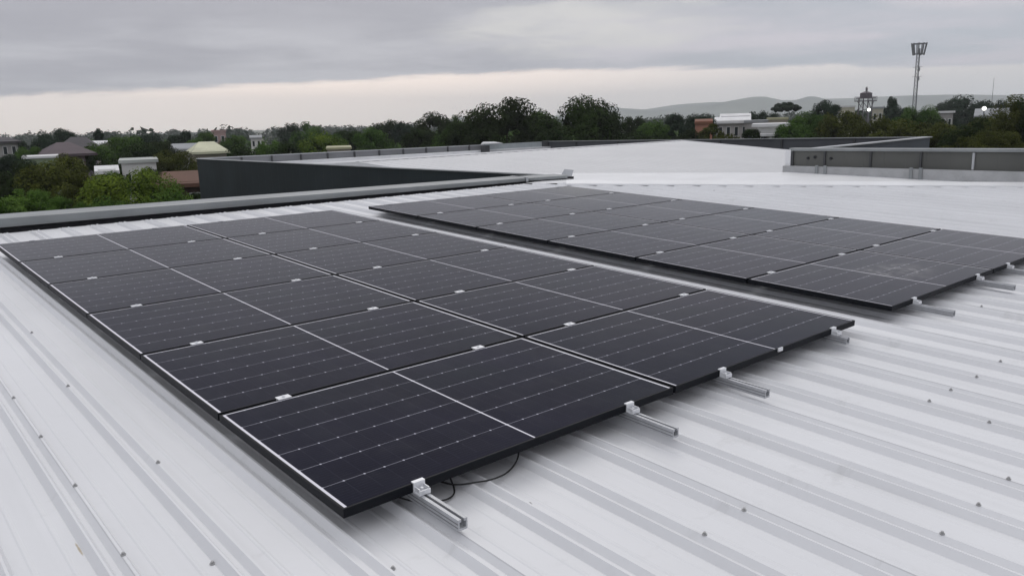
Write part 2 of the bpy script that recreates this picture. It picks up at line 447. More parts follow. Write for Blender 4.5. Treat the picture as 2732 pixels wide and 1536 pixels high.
P_(MB().bar((24.83, 9.9, -1.60), (24.83, RY, -0.93), 0.05, 0.12).bar((24.83, RY, -0.93), (24.83, 30.6, -1.5), 0.05, 0.12).build('gable_flashing', M_flash))
# hip flashing: a shallow folded cap standing on the rib tops, turned down over the pans
hp = MB()
A = Vector((9.98, 10.17, zp(10.17, -0.090))); B = Vector((15.56, 4.60, zp(4.60, -0.090)))
sd = Vector((-1, -1, 0)).normalized()
for (w0, z0, w1, z1) in ((0.27, -0.004, 0.265, 0.002), ):
    pass
rows = [(0.255, -0.026), (0.25, 0.0), (0.0, 0.040), (-0.25, -0.01), (-0.255, -0.03)]
Vh = [tuple(A + sd * w + Vector((0, 0, z - (w if w > 0 else 0) * 0.02))) for w, z in rows] + [tuple(B + sd * w + Vector((0, 0, z - (w if w > 0 else 0) * 0.02))) for w, z in rows]
P_(mesh('hip_flashing', Vh, [(i, i + 1, i + 6, i + 5) for i in range(4)], M_flash))

# --- rear parapet beside the array (runs along x), dark slot below its grey capping
def cz(x): return -0.925 - (x - 1.5) * 0.0085
pc = MB()
x0, x1 = -7.0, 9.62
V = []
for x in (x0, x1):
    t = cz(x)
    hh = 0.112 - (x - 1.5) * 0.0052
    V += [(x, 10.81, t - hh), (x, 10.80, t - 0.01), (x, 10.83, t), (x, 11.22, t + 0.01), (x, 11.24, t - 0.08), (x, 10.84, t - hh + 0.006)]
F = [(0,1,7,6),(1,2,8,7),(2,3,9,8),(3,4,10,9),(4,5,11,10),(5,0,6,11),(0,5,4,3,2,1),(6,7,8,9,10,11)]
pc.add(V, F)
par = P_(pc.build('parapet_cap', M_cap))
# second length, set slightly lower after a lapped joint, then the bent end plate
pc = MB(); V = []
for x, dz in ((9.60, -0.008), (10.66, -0.014)):
    t = cz(x) + dz
    V += [(x, 10.83, t - 0.060), (x, 10.82, t - 0.01), (x, 10.85, t), (x, 11.20, t + 0.01), (x, 11.21, t - 0.08), (x, 10.86, t - 0.056)]
pc.add(V, F); P_(pc.build('parapet_cap', M_cap))
pc = MB()
pc.add([(9.58,10.79,cz(9.6)-0.078),(9.64,10.79,cz(9.6)-0.078),(9.64,10.79,cz(9.6)+0.004),(9.58,10.79,cz(9.6)+0.004),
        (9.58,11.23,cz(9.6)+0.016),(9.64,11.23,cz(9.6)+0.016),(9.58,10.797,cz(9.6)-0.078),(9.64,10.797,cz(9.6)-0.078)],
       [(0,1,2,3),(3,2,5,4)])
P_(pc.build('joint_strap', M_capl))
def prism(P, th, name, m):
    P = [Vector(p) for p in P]; n = (P[1]-P[0]).cross(P[2]-P[0]).normalized() * th
    k = len(P); V = [tuple(p) for p in P] + [tuple(p - n) for p in P]
    F = [tuple(range(k)), tuple(range(k, 2*k))[::-1]] + [(i, k+i, k+(i+1) % k, (i+1) % k) for i in range(k)]
    return mesh(name, V, F, m)
P_(prism([(10.62,10.98,-1.055),(10.91,10.98,-1.095),(11.05,11.05,-0.955),(10.80,11.05,-0.925)], 0.006, 'end_plate', M_capl))
P_(MB().box((10.60,10.99,-1.115),(10.92,11.12,-1.075)).build('end_block', M_black))
# slot behind and outer walls down to the ground
P_(MB().box((-7.0,10.86,-1.6),(10.86,11.16,-1.06)).build('slot_shade', M_black))  # solid block filling the slot, its shade painted in as near-black
wm = MB()
wm.box((-7.0,11.17,GZ),(10.88,11.21,-1.05))
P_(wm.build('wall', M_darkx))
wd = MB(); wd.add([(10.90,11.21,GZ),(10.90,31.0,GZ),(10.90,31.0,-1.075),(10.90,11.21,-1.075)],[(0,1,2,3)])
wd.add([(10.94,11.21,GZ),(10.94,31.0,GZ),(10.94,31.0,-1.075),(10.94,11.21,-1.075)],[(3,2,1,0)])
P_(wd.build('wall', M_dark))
P_(MB().box((10.87,11.24,-1.073),(10.97,31.02,-1.048)).build('parapet_cap', M_capl))
# side walls out of sight
wo_ = MB(); wo_.box((-7.04,-3.0,GZ),(-7.0,11.2,-1.25)); wo_.box((-7.0,-3.04,GZ),(15.8,-3.0,-1.62)); wo_.box((15.80,-3.0,GZ),(15.84,9.15,-0.80))
P_(wo_.build('wall', M_darkx))
# --- back parapet of the far wing (y = 31)
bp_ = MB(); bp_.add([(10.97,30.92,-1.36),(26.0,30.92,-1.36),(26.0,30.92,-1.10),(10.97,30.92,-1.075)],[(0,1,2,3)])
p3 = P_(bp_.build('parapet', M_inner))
P_(MB().bar((10.90,30.98,-1.06),(26.0,30.98,-1.10),0.16,0.03).build('parapet_cap', M_capl))
P_(MB().box((10.98,30.6,-1.6),(29,30.90,-1.33)).build('upstand', M_flash))
for px_ in (12.6,13.84,15.11,16.32,17.6,18.84,20.09,21.34,22.57,23.84,25.0):
    P_(MB().box((px_-0.03,30.86,-1.33),(px_+0.03,30.915,-1.085)).build('parapet_post', M_post))
# taller plain length of it, with a dark end post
P_(MB().box((24.3,30.3,-1.42),(24.62,30.6,-1.11)).build('roof_vent', M_post))
P_(prism([(24.0,30.2,-1.04),(25.35,30.2,-1.05),(25.2,30.65,-0.98),(24.5,30.65,-0.965)][::-1], 0.03, 'vent_cowl', M_capl))
P_(MB().box((24.75,30.84,-1.5),(28.7,30.90,-1.075)).build('parapet', mat('pale_parapet_panel',(0.30,0.33,0.34),0.5,var=0.1)))
P_(MB().box((28.55,30.72,-1.5),(28.95,30.83,-1.03)).build('parapet_post', M_post))
# --- right-hand parapet of the far wing
E1 = Vector((29.0,30.95,-1.07)); E2 = Vector((27.9,11.4,-0.88))
wq = MB()
d = (E2 - E1)
def wallbar(a, b, ztop_off, zbot, th):
    a = Vector(a); b = Vector(b); n = Vector((-(b-a).y, (b-a).x, 0)).normalized() * th / 2
    V = [(*(a+n).xy, zbot),(*(b+n).xy, zbot),(*(b+n).xy, b.z+ztop_off),(*(a+n).xy, a.z+ztop_off),
         (*(a-n).xy, zbot),(*(b-n).xy, zbot),(*(b-n).xy, b.z+ztop_off),(*(a-n).xy, a.z+ztop_off)]
    return MB().add(V, [(0,1,2,3),(7,6,5,4),(3,2,6,7),(0,3,7,4),(1,5,6,2)])
P_(wallbar(E1, E2, -0.03, GZ, 0.10).build('parapet', mat('slate_parapet_lining',(0.075,0.08,0.09),0.5,var=0.15,vscale=0.5)))
P_(MB().bar(E1 + Vector((0,0,-0.012)), E2 + Vector((0,0,-0.012)), 0.20, 0.03).build('parapet_cap', M_cap))
for t in (0.12,0.27,0.42,0.57,0.72,0.87):
    q = E1.lerp(E2, t); P_(MB().box((q.x-0.10,q.y-0.04,-1.5),(q.x-0.055,q.y+0.04,q.z-0.035)).build('parapet_post', M_post))
E3 = Vector((15.86,9.25,-0.772))
P_(wallbar(E3, E2 + Vector((-0.07,-0.05,0)), -0.03, GZ, 0.08).build('wall', M_darkx))
P_(MB().bar(E3 + Vector((0.0,0,-0.013)), E2 + Vector((0.06,0,-0.010)), 0.22, 0.03).build('parapet_cap', M_capl))
# --- near right parapet with lining, cap, posts, curb
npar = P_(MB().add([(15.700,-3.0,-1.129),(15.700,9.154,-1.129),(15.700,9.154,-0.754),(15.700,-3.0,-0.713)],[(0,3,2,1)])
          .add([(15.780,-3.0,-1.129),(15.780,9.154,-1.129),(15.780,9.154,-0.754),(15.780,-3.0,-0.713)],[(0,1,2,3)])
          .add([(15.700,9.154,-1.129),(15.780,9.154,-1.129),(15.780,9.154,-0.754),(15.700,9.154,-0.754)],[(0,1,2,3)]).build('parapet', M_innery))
V = []
for y, t in ((-3.0,-0.672),(9.215,-0.723)):
    V += [(15.670,y,t-0.055),(15.665,y,t-0.005),(15.680,y,t),(15.900,y,t),(15.900,y,t-0.06),(15.680,y,t-0.055)]
P_(MB().add(V, [(0,6,7,1),(1,7,8,2),(2,8,9,3),(3,9,10,4),(0,1,2,3,4,5),(6,11,10,9,8,7)]).build('parapet_cap', M_cap))
for y, light in ((9.133,0),(8.415,0),(7.460,0),(6.506,0),(5.593,1),(4.669,0),(3.6,1),(2.6,0),(1.6,0),(0.6,1),(-0.4,0),(-1.4,0),(-2.4,0)):
    P_(MB().box((15.662,y-0.018,-1.078),(15.698,y+0.018,-0.780)).build('parapet_post', M_capl if light else M_post))
for y in (8.784,8.630,8.281):
    P_(MB().cyl((15.697,y,-0.924 + (0.02 if y == 8.630 else 0)),(15.670,y,-0.924 + (0.02 if y == 8.630 else 0)),0.028,0.028,10).build('vent_hole', M_black))
P_(MB().box((15.580,-3.0,-1.60),(15.695,9.297,-1.090)).build('curb', M_curb))
for y in (8.517,8.333,6.619,6.445):
    P_(MB().box((15.550,y-0.03,-1.28),(15.578,y+0.03,-1.06)).build('curb_bracket', M_cap))
P_(MB().box((15.645,9.164,-1.083),(15.662,9.287,-0.754)).build('corner_trim', M_flash))
P_(MB().box((-7,-3,GZ+0.0),(15.3,10.8,GZ+0.3)).build('foundation', M_curb))

# ------------------------------------------------------------------ solar panels
def panel_meshes():
    fm = MB(); w = 0.009; H = 0.035; t = 0.0015
    # frame: outer side, lip, inner step
    o_ = [(0,0),(PL,0),(PL,PWD),(0,PWD)]; i_ = [(w,w),(PL-w,w),(PL-w,PWD-w),(w,PWD-w)]
    V = [(x,y,-H) for x,y in o_] + [(x,y,0) for x,y in o_] + [(x,y,0) for x,y in i_] + [(x,y,-t-0.004) for x,y in i_] + [(x,y,-H) for x,y in [(0.03,0.03),(PL-0.03,0.03),(PL-0.03,PWD-0.03),(0.03,PWD-0.03)]]
    F = []
    for k in range(4):
        n = (k+1) % 4
        F += [(k,n,4+n,4+k),(4+k,4+n,8+n,8+k),(8+k,8+n,12+n,12+k),(n,k,16+k,16+n)]
    fm.add(V, F)
    fo = fm.build('panel_frame', M_frame)
    # bright bevelled corner keys
    g = mesh('solar_glass', [(w*.6,w*.6,-t),(PL-w*.6,w*.6,-t),(PL-w*.6,PWD-w*.6,-t),(w*.6,PWD-w*.6,-t)], [(0,1,2,3)], M_pv)
    b = mesh('back_sheet', [(w,w,-0.008),(PL-w,w,-0.008),(PL-w,PWD-w,-0.008),(w,PWD-w,-0.008)], [(0,3,2,1)], M_back)
    j = MB().box((PL/2-0.05,PWD-0.16,-0.026),(PL/2+0.05,PWD-0.08,-0.0085)).build('junction_box', M_cable)
    return fo, g, b, j
rowname = ['front row nearest the camera','second row from the front','third row from the front','third row from the back edge','second row from the back edge','back row beside the dark slot']
parts0 = None
for arr, ax in (('left', NRX), ('right', FRX)):
    for c in range(2):
        for r in range(6):
            ox = ax + c * PX; dd_ = r * PYI
            oy = NY + dd_ * math.cos(SL); oz = NZ + dd_ * math.sin(SL)
            cn = ('left column' if c == 0 else 'right column')
            lab = f'black solar panel in {rowname[r]}, {cn} of the {arr} array'
            if arr == 'right' and c == 0 and r == 0: lab = 'dusty solar panel with pale smudges, front row, left column of the right array'
            root = empty('solar_panel', (ox, oy, oz), (SL, 0, 0), label=lab, cat='solar panel', group=f'solar panels of the {arr} array')
            if parts0 is None:
                parts0 = panel_meshes(); ps = parts0
            else:
                ps = []
                for q in parts0:
                    z = q.copy(); C.objects.link(z); ps.append(z)
            for q in ps: q.parent = root
            if 'smudges' in lab:
                ps[1].data = ps[1].data.copy(); ps[1].data.materials[0] = M_pvs
                ps[1]['label'] = 'dusty glass with whitish swirled smudges'

# ------------------------------------------------------------------ rails with clamps and feet
SP = Vector((0, math.cos(SL), math.sin(SL)))
def on(y_along, z_off):                       # local coords of a rail: y along slope from the panel front edge
    return None
def rail_profile(L0, L1):
    # open channel, 40 wide 42 high, slot on top
    P = [(-.020,-.042),(.020,-.042),(.020,0),(.006,0),(.006,-.010),(.014,-.010),(.014,-.034),(-.014,-.034),(-.014,-.010),(-.006,-.010),(-.006,0),(-.020,0)]
    k = len(P)
    V = [(x, L0, z - 0.0355) for x, z in P] + [(x, L1, z - 0.0355) for x, z in P]
    F = [(i, (i+1) % k, k + (i+1) % k, k + i) for i in range(k)]
    # side grooves
    mb = MB().add(V, F)
    quads = [(0,1,6,7),(1,2,5,6),(2,3,4,5),(8,9,10,11),(0,7,8,11)]
    mb.add(V[:k], [q[::-1] for q in quads]); mb.add(V[k:], quads)
    for sx in (-0.0205, 0.0205):
        for zz in (-0.05, -0.064):
            mb.box((sx - 0.0008, L0 + .001, zz - 0.0035), (sx + 0.0008, L1 - .001, zz), 1)
    return mb
def end_clamp():
    m_ = MB()
    m_.box((-.025,-.008,-.034),(.025,-.003,.006))          # upright against the frame
    m_.box((-.025,-.003,.001),(.025,.010,.006))             # lip over the frame
    m_.box((-.025,-.040,-.034),(.025,-.008,-.029))          # foot
    m_.box((-.025,-.044,-.034),(.025,-.040,-.016))
    m_.box((.018,-.040,-.029),(.022,-.008,-.010)); m_.box((-.022,-.040,-.029),(-.018,-.008,-.010))
    m_.cyl((0,-.024,-.029),(0,-.024,-.012),.007,.007,6)
    return m_
def mid_clamp():
    m_ = MB(); m_.box((-.033,-.021,.0012),(.033,.021,.0046)); m_.box((-.033,-.008,-.034),(.033,.008,.001))
    m_.cyl((0,0,.005),(0,0,.011),.0075,.0075,6)
    return m_
def foot():
    m_ = MB(); m_.box((-.03,-.03,-.0955),(.03,.03,-.0905)); m_.box((.0215,-.03,-.0905),(.0265,.03,-.045)); m_.cyl((.0265,0,-.06),(.034,0,-.06),.007,.007,6)
    return m_
rails = [(NRX + 0.170*PX, 'left', 'first'), (NRX + 0.812*PX, 'left', 'second'), (NRX + 1.21*PX, 'left', 'third'), (NRX + 1.838*PX, 'left', 'fourth'),
         (FRX + 0.183*PX, 'right', 'first'), (FRX + 0.81*PX, 'right', 'second'), (FRX + 1.17*PX, 'right', 'third'), (FRX + 1.87*PX, 'right', 'fourth')]
ec0 = mc0 = ft0 = None
M_rail_groove = mat('rail_groove', (0.22,0.22,0.23), 0.5, 0.5)
for k, (x, arr, nth) in enumerate(rails):
    side = {'first':'leftmost','second':'second from the left','third':'third from the left','fourth':'rightmost'}[nth]
    root = empty('mounting_rail', (x, NY, NZ), (SL, 0, 0), label=f'{side} aluminium rail end sticking out under the {arr} array front edge', cat='mounting rail', group='rails under the solar panels')
    ext = 0.27 if k != 3 else 0.10
    rail_profile(-ext, 6*PYI + 0.10).build('rail_channel', [M_alu, M_rail_groove], root)
    if ec0 is None: ec0 = e = end_clamp().build('end_clamp', M_aluc)
    else: e = ec0.copy(); C.objects.link(e)
    e.parent = root; e.location = (0, 0, 0)
    e = ec0.copy(); C.objects.link(e); e.parent = root; e.location = (0, 5*PYI + PWD, 0); e.rotation_euler = (0, 0, math.pi)
    for r in range(1, 6):
        if mc0 is None: mc0 = q = mid_clamp().build('mid_clamp', M_aluc)
        else: q = mc0.copy(); C.objects.link(q)
        q.parent = root; q.location = (0, r * PYI - 0.010, 0)
    for yy in (0.35, 1.75, 3.15, 4.55, 5.95):
        if ft0 is None: ft0 = q = foot().build('rail_foot', M_alu)
        else: q = ft0.copy(); C.objects.link(q)
        q.parent = root; q.location = (0, yy, 0)
# small clip at the centre line of the right column's front panel
cl = MB(); cl.box((NRX + 1.5*PX - 0.005, NY - 0.008, NZ - 0.016), (NRX + 1.5*PX + 0.04, NY - 0.001, NZ + 0.004))
tag(cl.build('cable_clip', M_aluc), 'small bright metal clip on the front frame edge, right column of the left array', 'clip')

# cable loops hanging under the front edge
def smooth_path(P, n=8):
    P = [Vector(p) for p in P]; out = []
    for i in range(len(P) - 1):
        p0 = P[max(i-1,0)]; p1 = P[i]; p2 = P[i+1]; p3 = P[min(i+2, len(P)-1)]
        for k in range(n):
            t = k / n
            out.append(0.5*((2*p1)+(-p0+p2)*t+(2*p0-5*p1+4*p2-p3)*t*t+(-p0+3*p1-3*p2+p3)*t**3))
    out.append(P[-1]); return out
c1 = [(2.12,2.62,zp(2.62,-.06)),(2.09,2.46,zp(2.46,-.075)),(2.035,2.385,zp(2.385,-.09)),(1.95,2.34,zp(2.34,-.105)),(1.855,2.315,zp(2.315,-.098)),(1.775,2.335,zp(2.335,-.096)),(1.69,2.40,zp(2.40,-.10)),(1.62,2.56,zp(2.56,-.08))]
tag(MB().tube(smooth_path(c1), 0.0036).build('cable', M_cable), 'black cable drooping in a wide loop from under the front panel edge', 'cable', 'cables under the front panel')
c2 = [(1.74,2.52,zp(2.52,-.06)),(1.715,2.43,zp(2.43,-.09)),(1.675,2.35,zp(2.35,-.115)),(1.60,2.33,zp(2.33,-.112)),(1.50,2.37,zp(2.37,-.095)),(1.43,2.47,zp(2.47,-.07))]
tag(MB().tube(smooth_path(c2), 0.0036).build('cable', M_cable), 'short black cable loop right beside the nearest rail clamp', 'cable', 'cables under the front panel')

# ------------------------------------------------------------------ far ground
def azd(px):                                  # horizontal unit direction seen at column px on the horizon
    c = np.array([(px-PW/2)/FPX, 0.0, 1.0]); 
    # find py where ray is level
    A_ = RC.T
    base = A_ @ c; dy = A_ @ np.array([0, 1.0, 0])
    t = -base[2] / dy[2]; v = base + dy * t
    n = math.hypot(v[0], v[1]); return v[0]/n, v[1]/n
def zat(px, py, d):
    v = RC.T @ np.array([(px-PW/2)/FPX, (py-PH_/2)/FPX, 1.0]); return v[2] / math.hypot(v[0], v[1]) * d
def at(px, d, z=GZ):
    a, b = azd(px); return Vector((a*d, b*d, z))
def wid(px, wpx, d):                          # metres across for wpx pixels at distance d
    cx = (px-PW/2)/FPX; return wpx / FPX * d / math.sqrt(1+cx*cx)

M_ground = mat('ground_green', (0.035,0.05,0.018), 0.95, var=0, col2=(0.10,0.095,0.055), vscale=0.02, space='Object')
g = [(-4400,-4400,GZ),(4400,-4400,GZ),(4400,4400,GZ),(-4400,4400,GZ)]
tag(mesh('ground', g, [(0,1,2,3)], M_ground), kind='structure')

# hills
M_hill = mat('hill_forest', (0.035,0.055,0.04), 0.95, col2=(0.13,0.15,0.12), vscale=0.006)
def hills(name, pts, d, depth):
    px = np.arange(pts[0][0], pts[-1][0]+1, 12)
    top = np.interp(px, [p[0] for p in pts], [p[1] + 5 for p in pts])
    V, F = [], []; N = 9
    r2 = random.Random(int(d))
    wob = np.cumsum(np.array([r2.uniform(-1,1) for _ in px])); wob -= np.linspace(wob[0], wob[-1], len(px)); wob *= 0.5
    for i, (p, t) in enumerate(zip(px, top)):
        h = zat(p, t + wob[i]*0.6, d) - GZ
        for j in range(N):
            s = j/(N-1); dist = d - depth*(1-2*s)/1.0*0.5
            hh = h * math.exp(-((s-0.5)/0.24)**2) * (1 + 0.10*r2.uniform(-1,1)*(abs(s-.5) > .1))
            if j in (0, N-1): hh = -1.0
            v = at(p, dist); V.append((v.x, v.y, GZ + hh))
    for i in range(len(px)-1):
        for j in range(N-1):
            a = i*N+j; F.append((a, a+1, a+N+1, a+N))
    return tag(mesh(name, V, F, M_hill, smooth=True), kind='structure')
hills('hills', [(1480,304),(1560,288),(1600,282),(1640,281),(1690,290),(1730,291),(1790,286),(1850,278),(1900,274),(1960,262),(2000,255),(2040,254),(2090,265),(2110,267),(2150,254),(2170,253),(2210,262),(2260,268),(2330,276),(2420,284),(2500,280)], 3400, 900)
hills('hills', [(1180,325),(1215,309),(1240,305),(1270,306),(1310,316),(1400,318),(1500,306),(1620,282),(1720,288),(1800,276),(1900,268),(2000,266),(2150,262),(2280,258),(2350,254),(2450,250),(2560,248),(2700,250),(2850,250)], 4000, 400)

# ------------------------------------------------------------------ foliage
def fol(name, a, b, rough=0.75):
    n = NT(name)
    oi = n.t.nodes.new('ShaderNodeObjectInfo')
    f1 = n.noise(2.2, 3, n.tc.outputs['Object']); f2 = n.noise(16.0, 2, n.tc.outputs['Object'])
    f = n.math('ADD', n.math('MULTIPLY', f1, 0.6), n.math('MULTIPLY', f2, 0.4))
    c = n.mix(n.step(f, 0.36, 0.64), a, b)
    c = n.mix(n.math('MULTIPLY', oi.outputs['Random'], 0.22), c, (0.035, 0.035, 0.012))
    n.link(c, n.b.inputs['Base Color']); n.b.inputs['Roughness'].default_value = rough
    n.b.inputs['Specular IOR Level'].default_value = 0.06
    tr = n.t.nodes.new('ShaderNodeBsdfTranslucent'); n.link(c, tr.inputs[0])
    mx_ = n.t.nodes.new('ShaderNodeMixShader'); mx_.inputs[0].default_value = 0.25
    out = [q for q in n.t.nodes if q.type == 'OUTPUT_MATERIAL'][0]
    n.link(n.b.outputs[0], mx_.inputs[1]); n.link(tr.outputs[0], mx_.inputs[2]); n.link(mx_.outputs[0], out.inputs[0])
    return n.M
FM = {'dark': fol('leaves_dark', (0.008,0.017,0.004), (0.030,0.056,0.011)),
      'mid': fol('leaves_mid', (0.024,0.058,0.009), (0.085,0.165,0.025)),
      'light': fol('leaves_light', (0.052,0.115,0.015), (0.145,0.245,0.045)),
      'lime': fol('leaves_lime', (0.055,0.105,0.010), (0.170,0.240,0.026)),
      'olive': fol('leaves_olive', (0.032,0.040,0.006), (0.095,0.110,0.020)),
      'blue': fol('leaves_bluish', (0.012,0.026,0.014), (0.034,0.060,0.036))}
M_bark = mat('bark', (0.05,0.038,0.028), 0.9, var=0.3, vscale=4)
def cards(cen, nor, size, rg):
    """diamond leaf-clump cards at centres cen, roughly facing nor"""
    n = len(cen)
    t = rg.normal(size=(n,3)); a = np.cross(nor, t); a /= np.linalg.norm(a, axis=1)[:,None] + 1e-9
    b = np.cross(nor, a); s = size * rg.uniform(0.55, 1.35, n)[:,None]
    asp = rg.uniform(0.45, 0.9, n)[:,None]
    V = np.stack([cen - a*s, cen - b*s*asp + nor*s*0.2, cen + a*s, cen + b*s*asp + nor*s*0.2], 1).reshape(-1,3)
    F = np.arange(4*n).reshape(-1,4)
    return V, F
def np_mesh(name, V, F, m_):
    me = bpy.data.meshes.new(name); me.vertices.add(len(V)); me.vertices.foreach_set('co', V.astype(np.float32).ravel())
    me.loops.add(F.size); me.loops.foreach_set('vertex_index', F.astype(np.int32).ravel())
    me.polygons.add(len(F)); me.polygons.foreach_set('loop_start', np.arange(0, F.size, 4, dtype=np.int32))
    try: me.polygons.foreach_set('loop_total', np.full(len(F), 4, dtype=np.int32))
    except Exception: pass
    me.materials.append(m_); me.update(calc_edges=True); me.validate()
    return me
def crown(kind, seed, leaves, leaf):
    """crown in unit space: height 1, radius .5, base at z 0"""
    rg = np.random.default_rng(seed)
    K = {'round':72,'lumpy':60,'feather':46,'umbrella':40,'narrow':34,'bush':60,'spire':40}[kind]
    Cn, Rn = [], []
    for i in range(K):
        for _ in range(50):
            p = rg.normal(size=3); p /= np.linalg.norm(p); p *= rg.uniform(0.55, 1.0) ** 0.4
            if kind == 'round': c = np.array([p[0]*.40, p[1]*.40, .56+p[2]*.36]); r = rg.uniform(.08,.14)
            elif kind == 'lumpy': c = np.array([p[0]*.42, p[1]*.42, .55+p[2]*.38+0.10*math.sin(5*p[0]+seed)]); r = rg.uniform(.07,.16)
            elif kind == 'feather': c = np.array([p[0]*.42, p[1]*.42, .52+p[2]*.42]); r = rg.uniform(.05,.10)
            elif kind == 'umbrella': c = np.array([p[0]*.44, p[1]*.44, .70+abs(p[2])*.24*(1-.5*(p[0]**2+p[1]**2))]); r = rg.uniform(.06,.10)
            elif kind == 'narrow': c = np.array([p[0]*.30, p[1]*.30, .54+p[2]*.42]); r = rg.uniform(.10,.17)
            elif kind == 'spire': w = rg.uniform(0,1); c = np.array([p[0]*.42*(1-w*.8), p[1]*.42*(1-w*.8), .22+w*.68]); r = rg.uniform(.06,.12)
            else: c = np.array([p[0]*.42, p[1]*.42, .44+p[2]*.44]); r = rg.uniform(.09,.16)
            if c[2] > 0.06: break
        Cn.append(c); Rn.append(r)
    Cn = np.array(Cn); Rn = np.array(Rn)
    w = Rn**2; w /= w.sum()
    idx = rg.choice(K, leaves, p=w)
    d = rg.normal(size=(leaves,3)); d /= np.linalg.norm(d, axis=1)[:,None]
    rad = Rn[idx] * rg.uniform(.55, 1.12, leaves) ** .6
    if kind == 'feather': rad *= rg.uniform(.6, 1.45, leaves)
    cen = Cn[idx] + d * rad[:,None] * np.array([1,1,.85])
    cen[:,2] = np.clip(cen[:,2], .02, 1.05)
    mid = np.array([0,0,.5]); out = cen - mid; out /= np.linalg.norm(out,axis=1)[:,None]
    nor = d*.55 + out*.35 + rg.normal(size=(leaves,3))*.35 + np.array([0,0,.25]); nor /= np.linalg.norm(nor,axis=1)[:,None]
    V, F = cards(cen, nor, leaf, rg)
    # inner leafy mass so that the crown is not see-through in its middle
    m2 = leaves // 5; i2 = rg.choice(K, m2, p=w); d2 = rg.normal(size=(m2,3)); d2 /= np.linalg.norm(d2,axis=1)[:,None]
    c2 = Cn[i2]*np.array([.8,.8,.9]) + d2*Rn[i2][:,None]*.5
    V2, F2 = cards(c2, d2, leaf*2.2, rg)
    F2 = F2 + len(V)
    return np.concatenate([V, V2]), np.concatenate([F, F2]), Cn
protos = {}
def proto(kind, var, col, fine):
    key = (kind, var, col, fine)
    if key not in protos:
        leaves, leaf = {2:(22000,.0115), 1:(9500,.018), 0:(3400,.027)}[fine]
        V, F, Cn = crown(kind, 11*var + hash_(kind), leaves, leaf)
        protos[key] = (np_mesh('crown', V, F, FM[col]), trunk(kind, Cn, var))
    return protos[key]
def hash_(s): return sum(ord(c)*(i+3) for i, c in enumerate(s)) % 97
def trunk(kind, Cn, var):
    m_ = MB(); m_.cyl((0,0,0),(.01,0,.32),.035,.024,8); m_.cyl((.01,0,.32),(-.01,.01,.62),.024,.012,7)
    for c in Cn[::5]: m_.cyl((.0,.0,.22+.2*c[2]), tuple(c*np.array([.9,.9,.95])), .013, .004, 5, cap=False)
    me = bpy.data.meshes.new('trunk'); me.from_pydata(m_.V, [], m_.F); me.materials.append(M_bark); me.update(); return me
def tree(px, top, wpx, d, kind, col, label, fine=1, name='tree', cat='tree', group='trees around the warehouse', var=0, sink=0.0):
    H = zat(px, top, d) - GZ; W = wid(px, wpx, d)
    v = at(px, d)
    root = empty(name, (v.x, v.y, GZ), (0, 0, rnd.uniform(0, 6.28)), label=label, cat=cat, group=group)
    cm, tm = proto(kind, var, col, fine)
    for nm, me in (('crown', cm), ('trunk', tm)):
        o = bpy.data.objects.new(nm, me); C.objects.link(o); o.parent = root
        o.scale = (W*1.22, W*1.22, H)
        if nm == 'crown':
            Hc = min(.95*H, W*{'spire':1.9,'narrow':1.8,'umbrella':1.0,'bush':1.25}.get(kind, 1.15))
            o.scale = (W*1.22, W*1.22, Hc); o.location = (0, 0, H - Hc)
    return root
T = tree
# left: trees close below the wall
T(20,428,190,48,'lumpy','dark','dark tree at the left picture edge behind the lighter bush',2,var=1)
T(150,426,240,44,'lumpy','olive','broad brown-olive tree, left of centre in the lower left greenery',2,var=2)
T(55,497,170,33,'feather','light','feathery light green bamboo-like clump just above the grey capping, far left',2,name='bush',cat='bush',group='bushes below the wall')
T(135,520,130,30,'feather','mid','low feathery green bush above the capping, right of the light clump',2,name='bush',cat='bush',group='bushes below the wall',var=1)
T(-40,520,150,31,'feather','light','loose green bush cut off by the left picture edge',1,name='bush',cat='bush',group='bushes below the wall',var=2)
T(215,470,120,40,'lumpy','olive','brownish tree between the olive tree and the bright green tree',1,var=3)
T(325,440,260,38,'round','lime','bright yellow-green tree in front of the white house',2,var=1)
T(440,478,200,37,'bush','light','leafy green tree crown left of the charcoal wall',2,name='bush',cat='bush',group='bushes below the wall')
T(270,515,130,31,'bush','mid','dark green bush at the foot of the yellow-green tree',1,name='bush',cat='bush',group='bushes below the wall',var=1)
T(500,505,110,42,'bush','dark','dark bush tucked against the corner of the charcoal wall',1,name='bush',cat='bush',group='bushes below the wall',var=2)
T(172,404,80,62,'bush','olive','olive bush in front of the purple-roofed house',1,name='bush',cat='bush',group='bushes below the wall',var=1)
T(72,386,70,90,'round','mid','mid green tree beyond the thin white roof edge, far left',1,var=3)
T(40,372,50,125,'round','blue','hazy dark tree right of the small roof at the left edge',0,var=1)
T(420,372,80,85,'round','dark','dark round tree left of the grey roof',1,var=1)
T(520,366,60,105,'round','mid','green tree behind the cream roof on its left',1,var=2)
T(615,358,70,110,'lumpy','mid','green tree right of the pink block house',1,var=1)
T(885,352,70,90,'round','mid','mid green tree right of the bright yellow-green tree',1,var=3)
T(462,393,130,62,'round','olive','dark olive tree beside the white house, left of the charcoal wall corner',2,var=3)
T(370,385,120,75,'lumpy','dark','dark tree behind the white house on its left',1,var=2)
T(30,408,90,70,'round','blue','dark bluish tree at the left edge below the small dark roof',1)
T(285,449,80,47,'bush','mid','dark leafy bush in front of the small white outbuilding',1,name='bush',cat='bush',group='bushes below the wall',var=3)
T(392,441,60,52,'bush','dark','dark bush at the right end of the flat-roofed white house',1,name='bush',cat='bush',group='bushes below the wall',var=1)
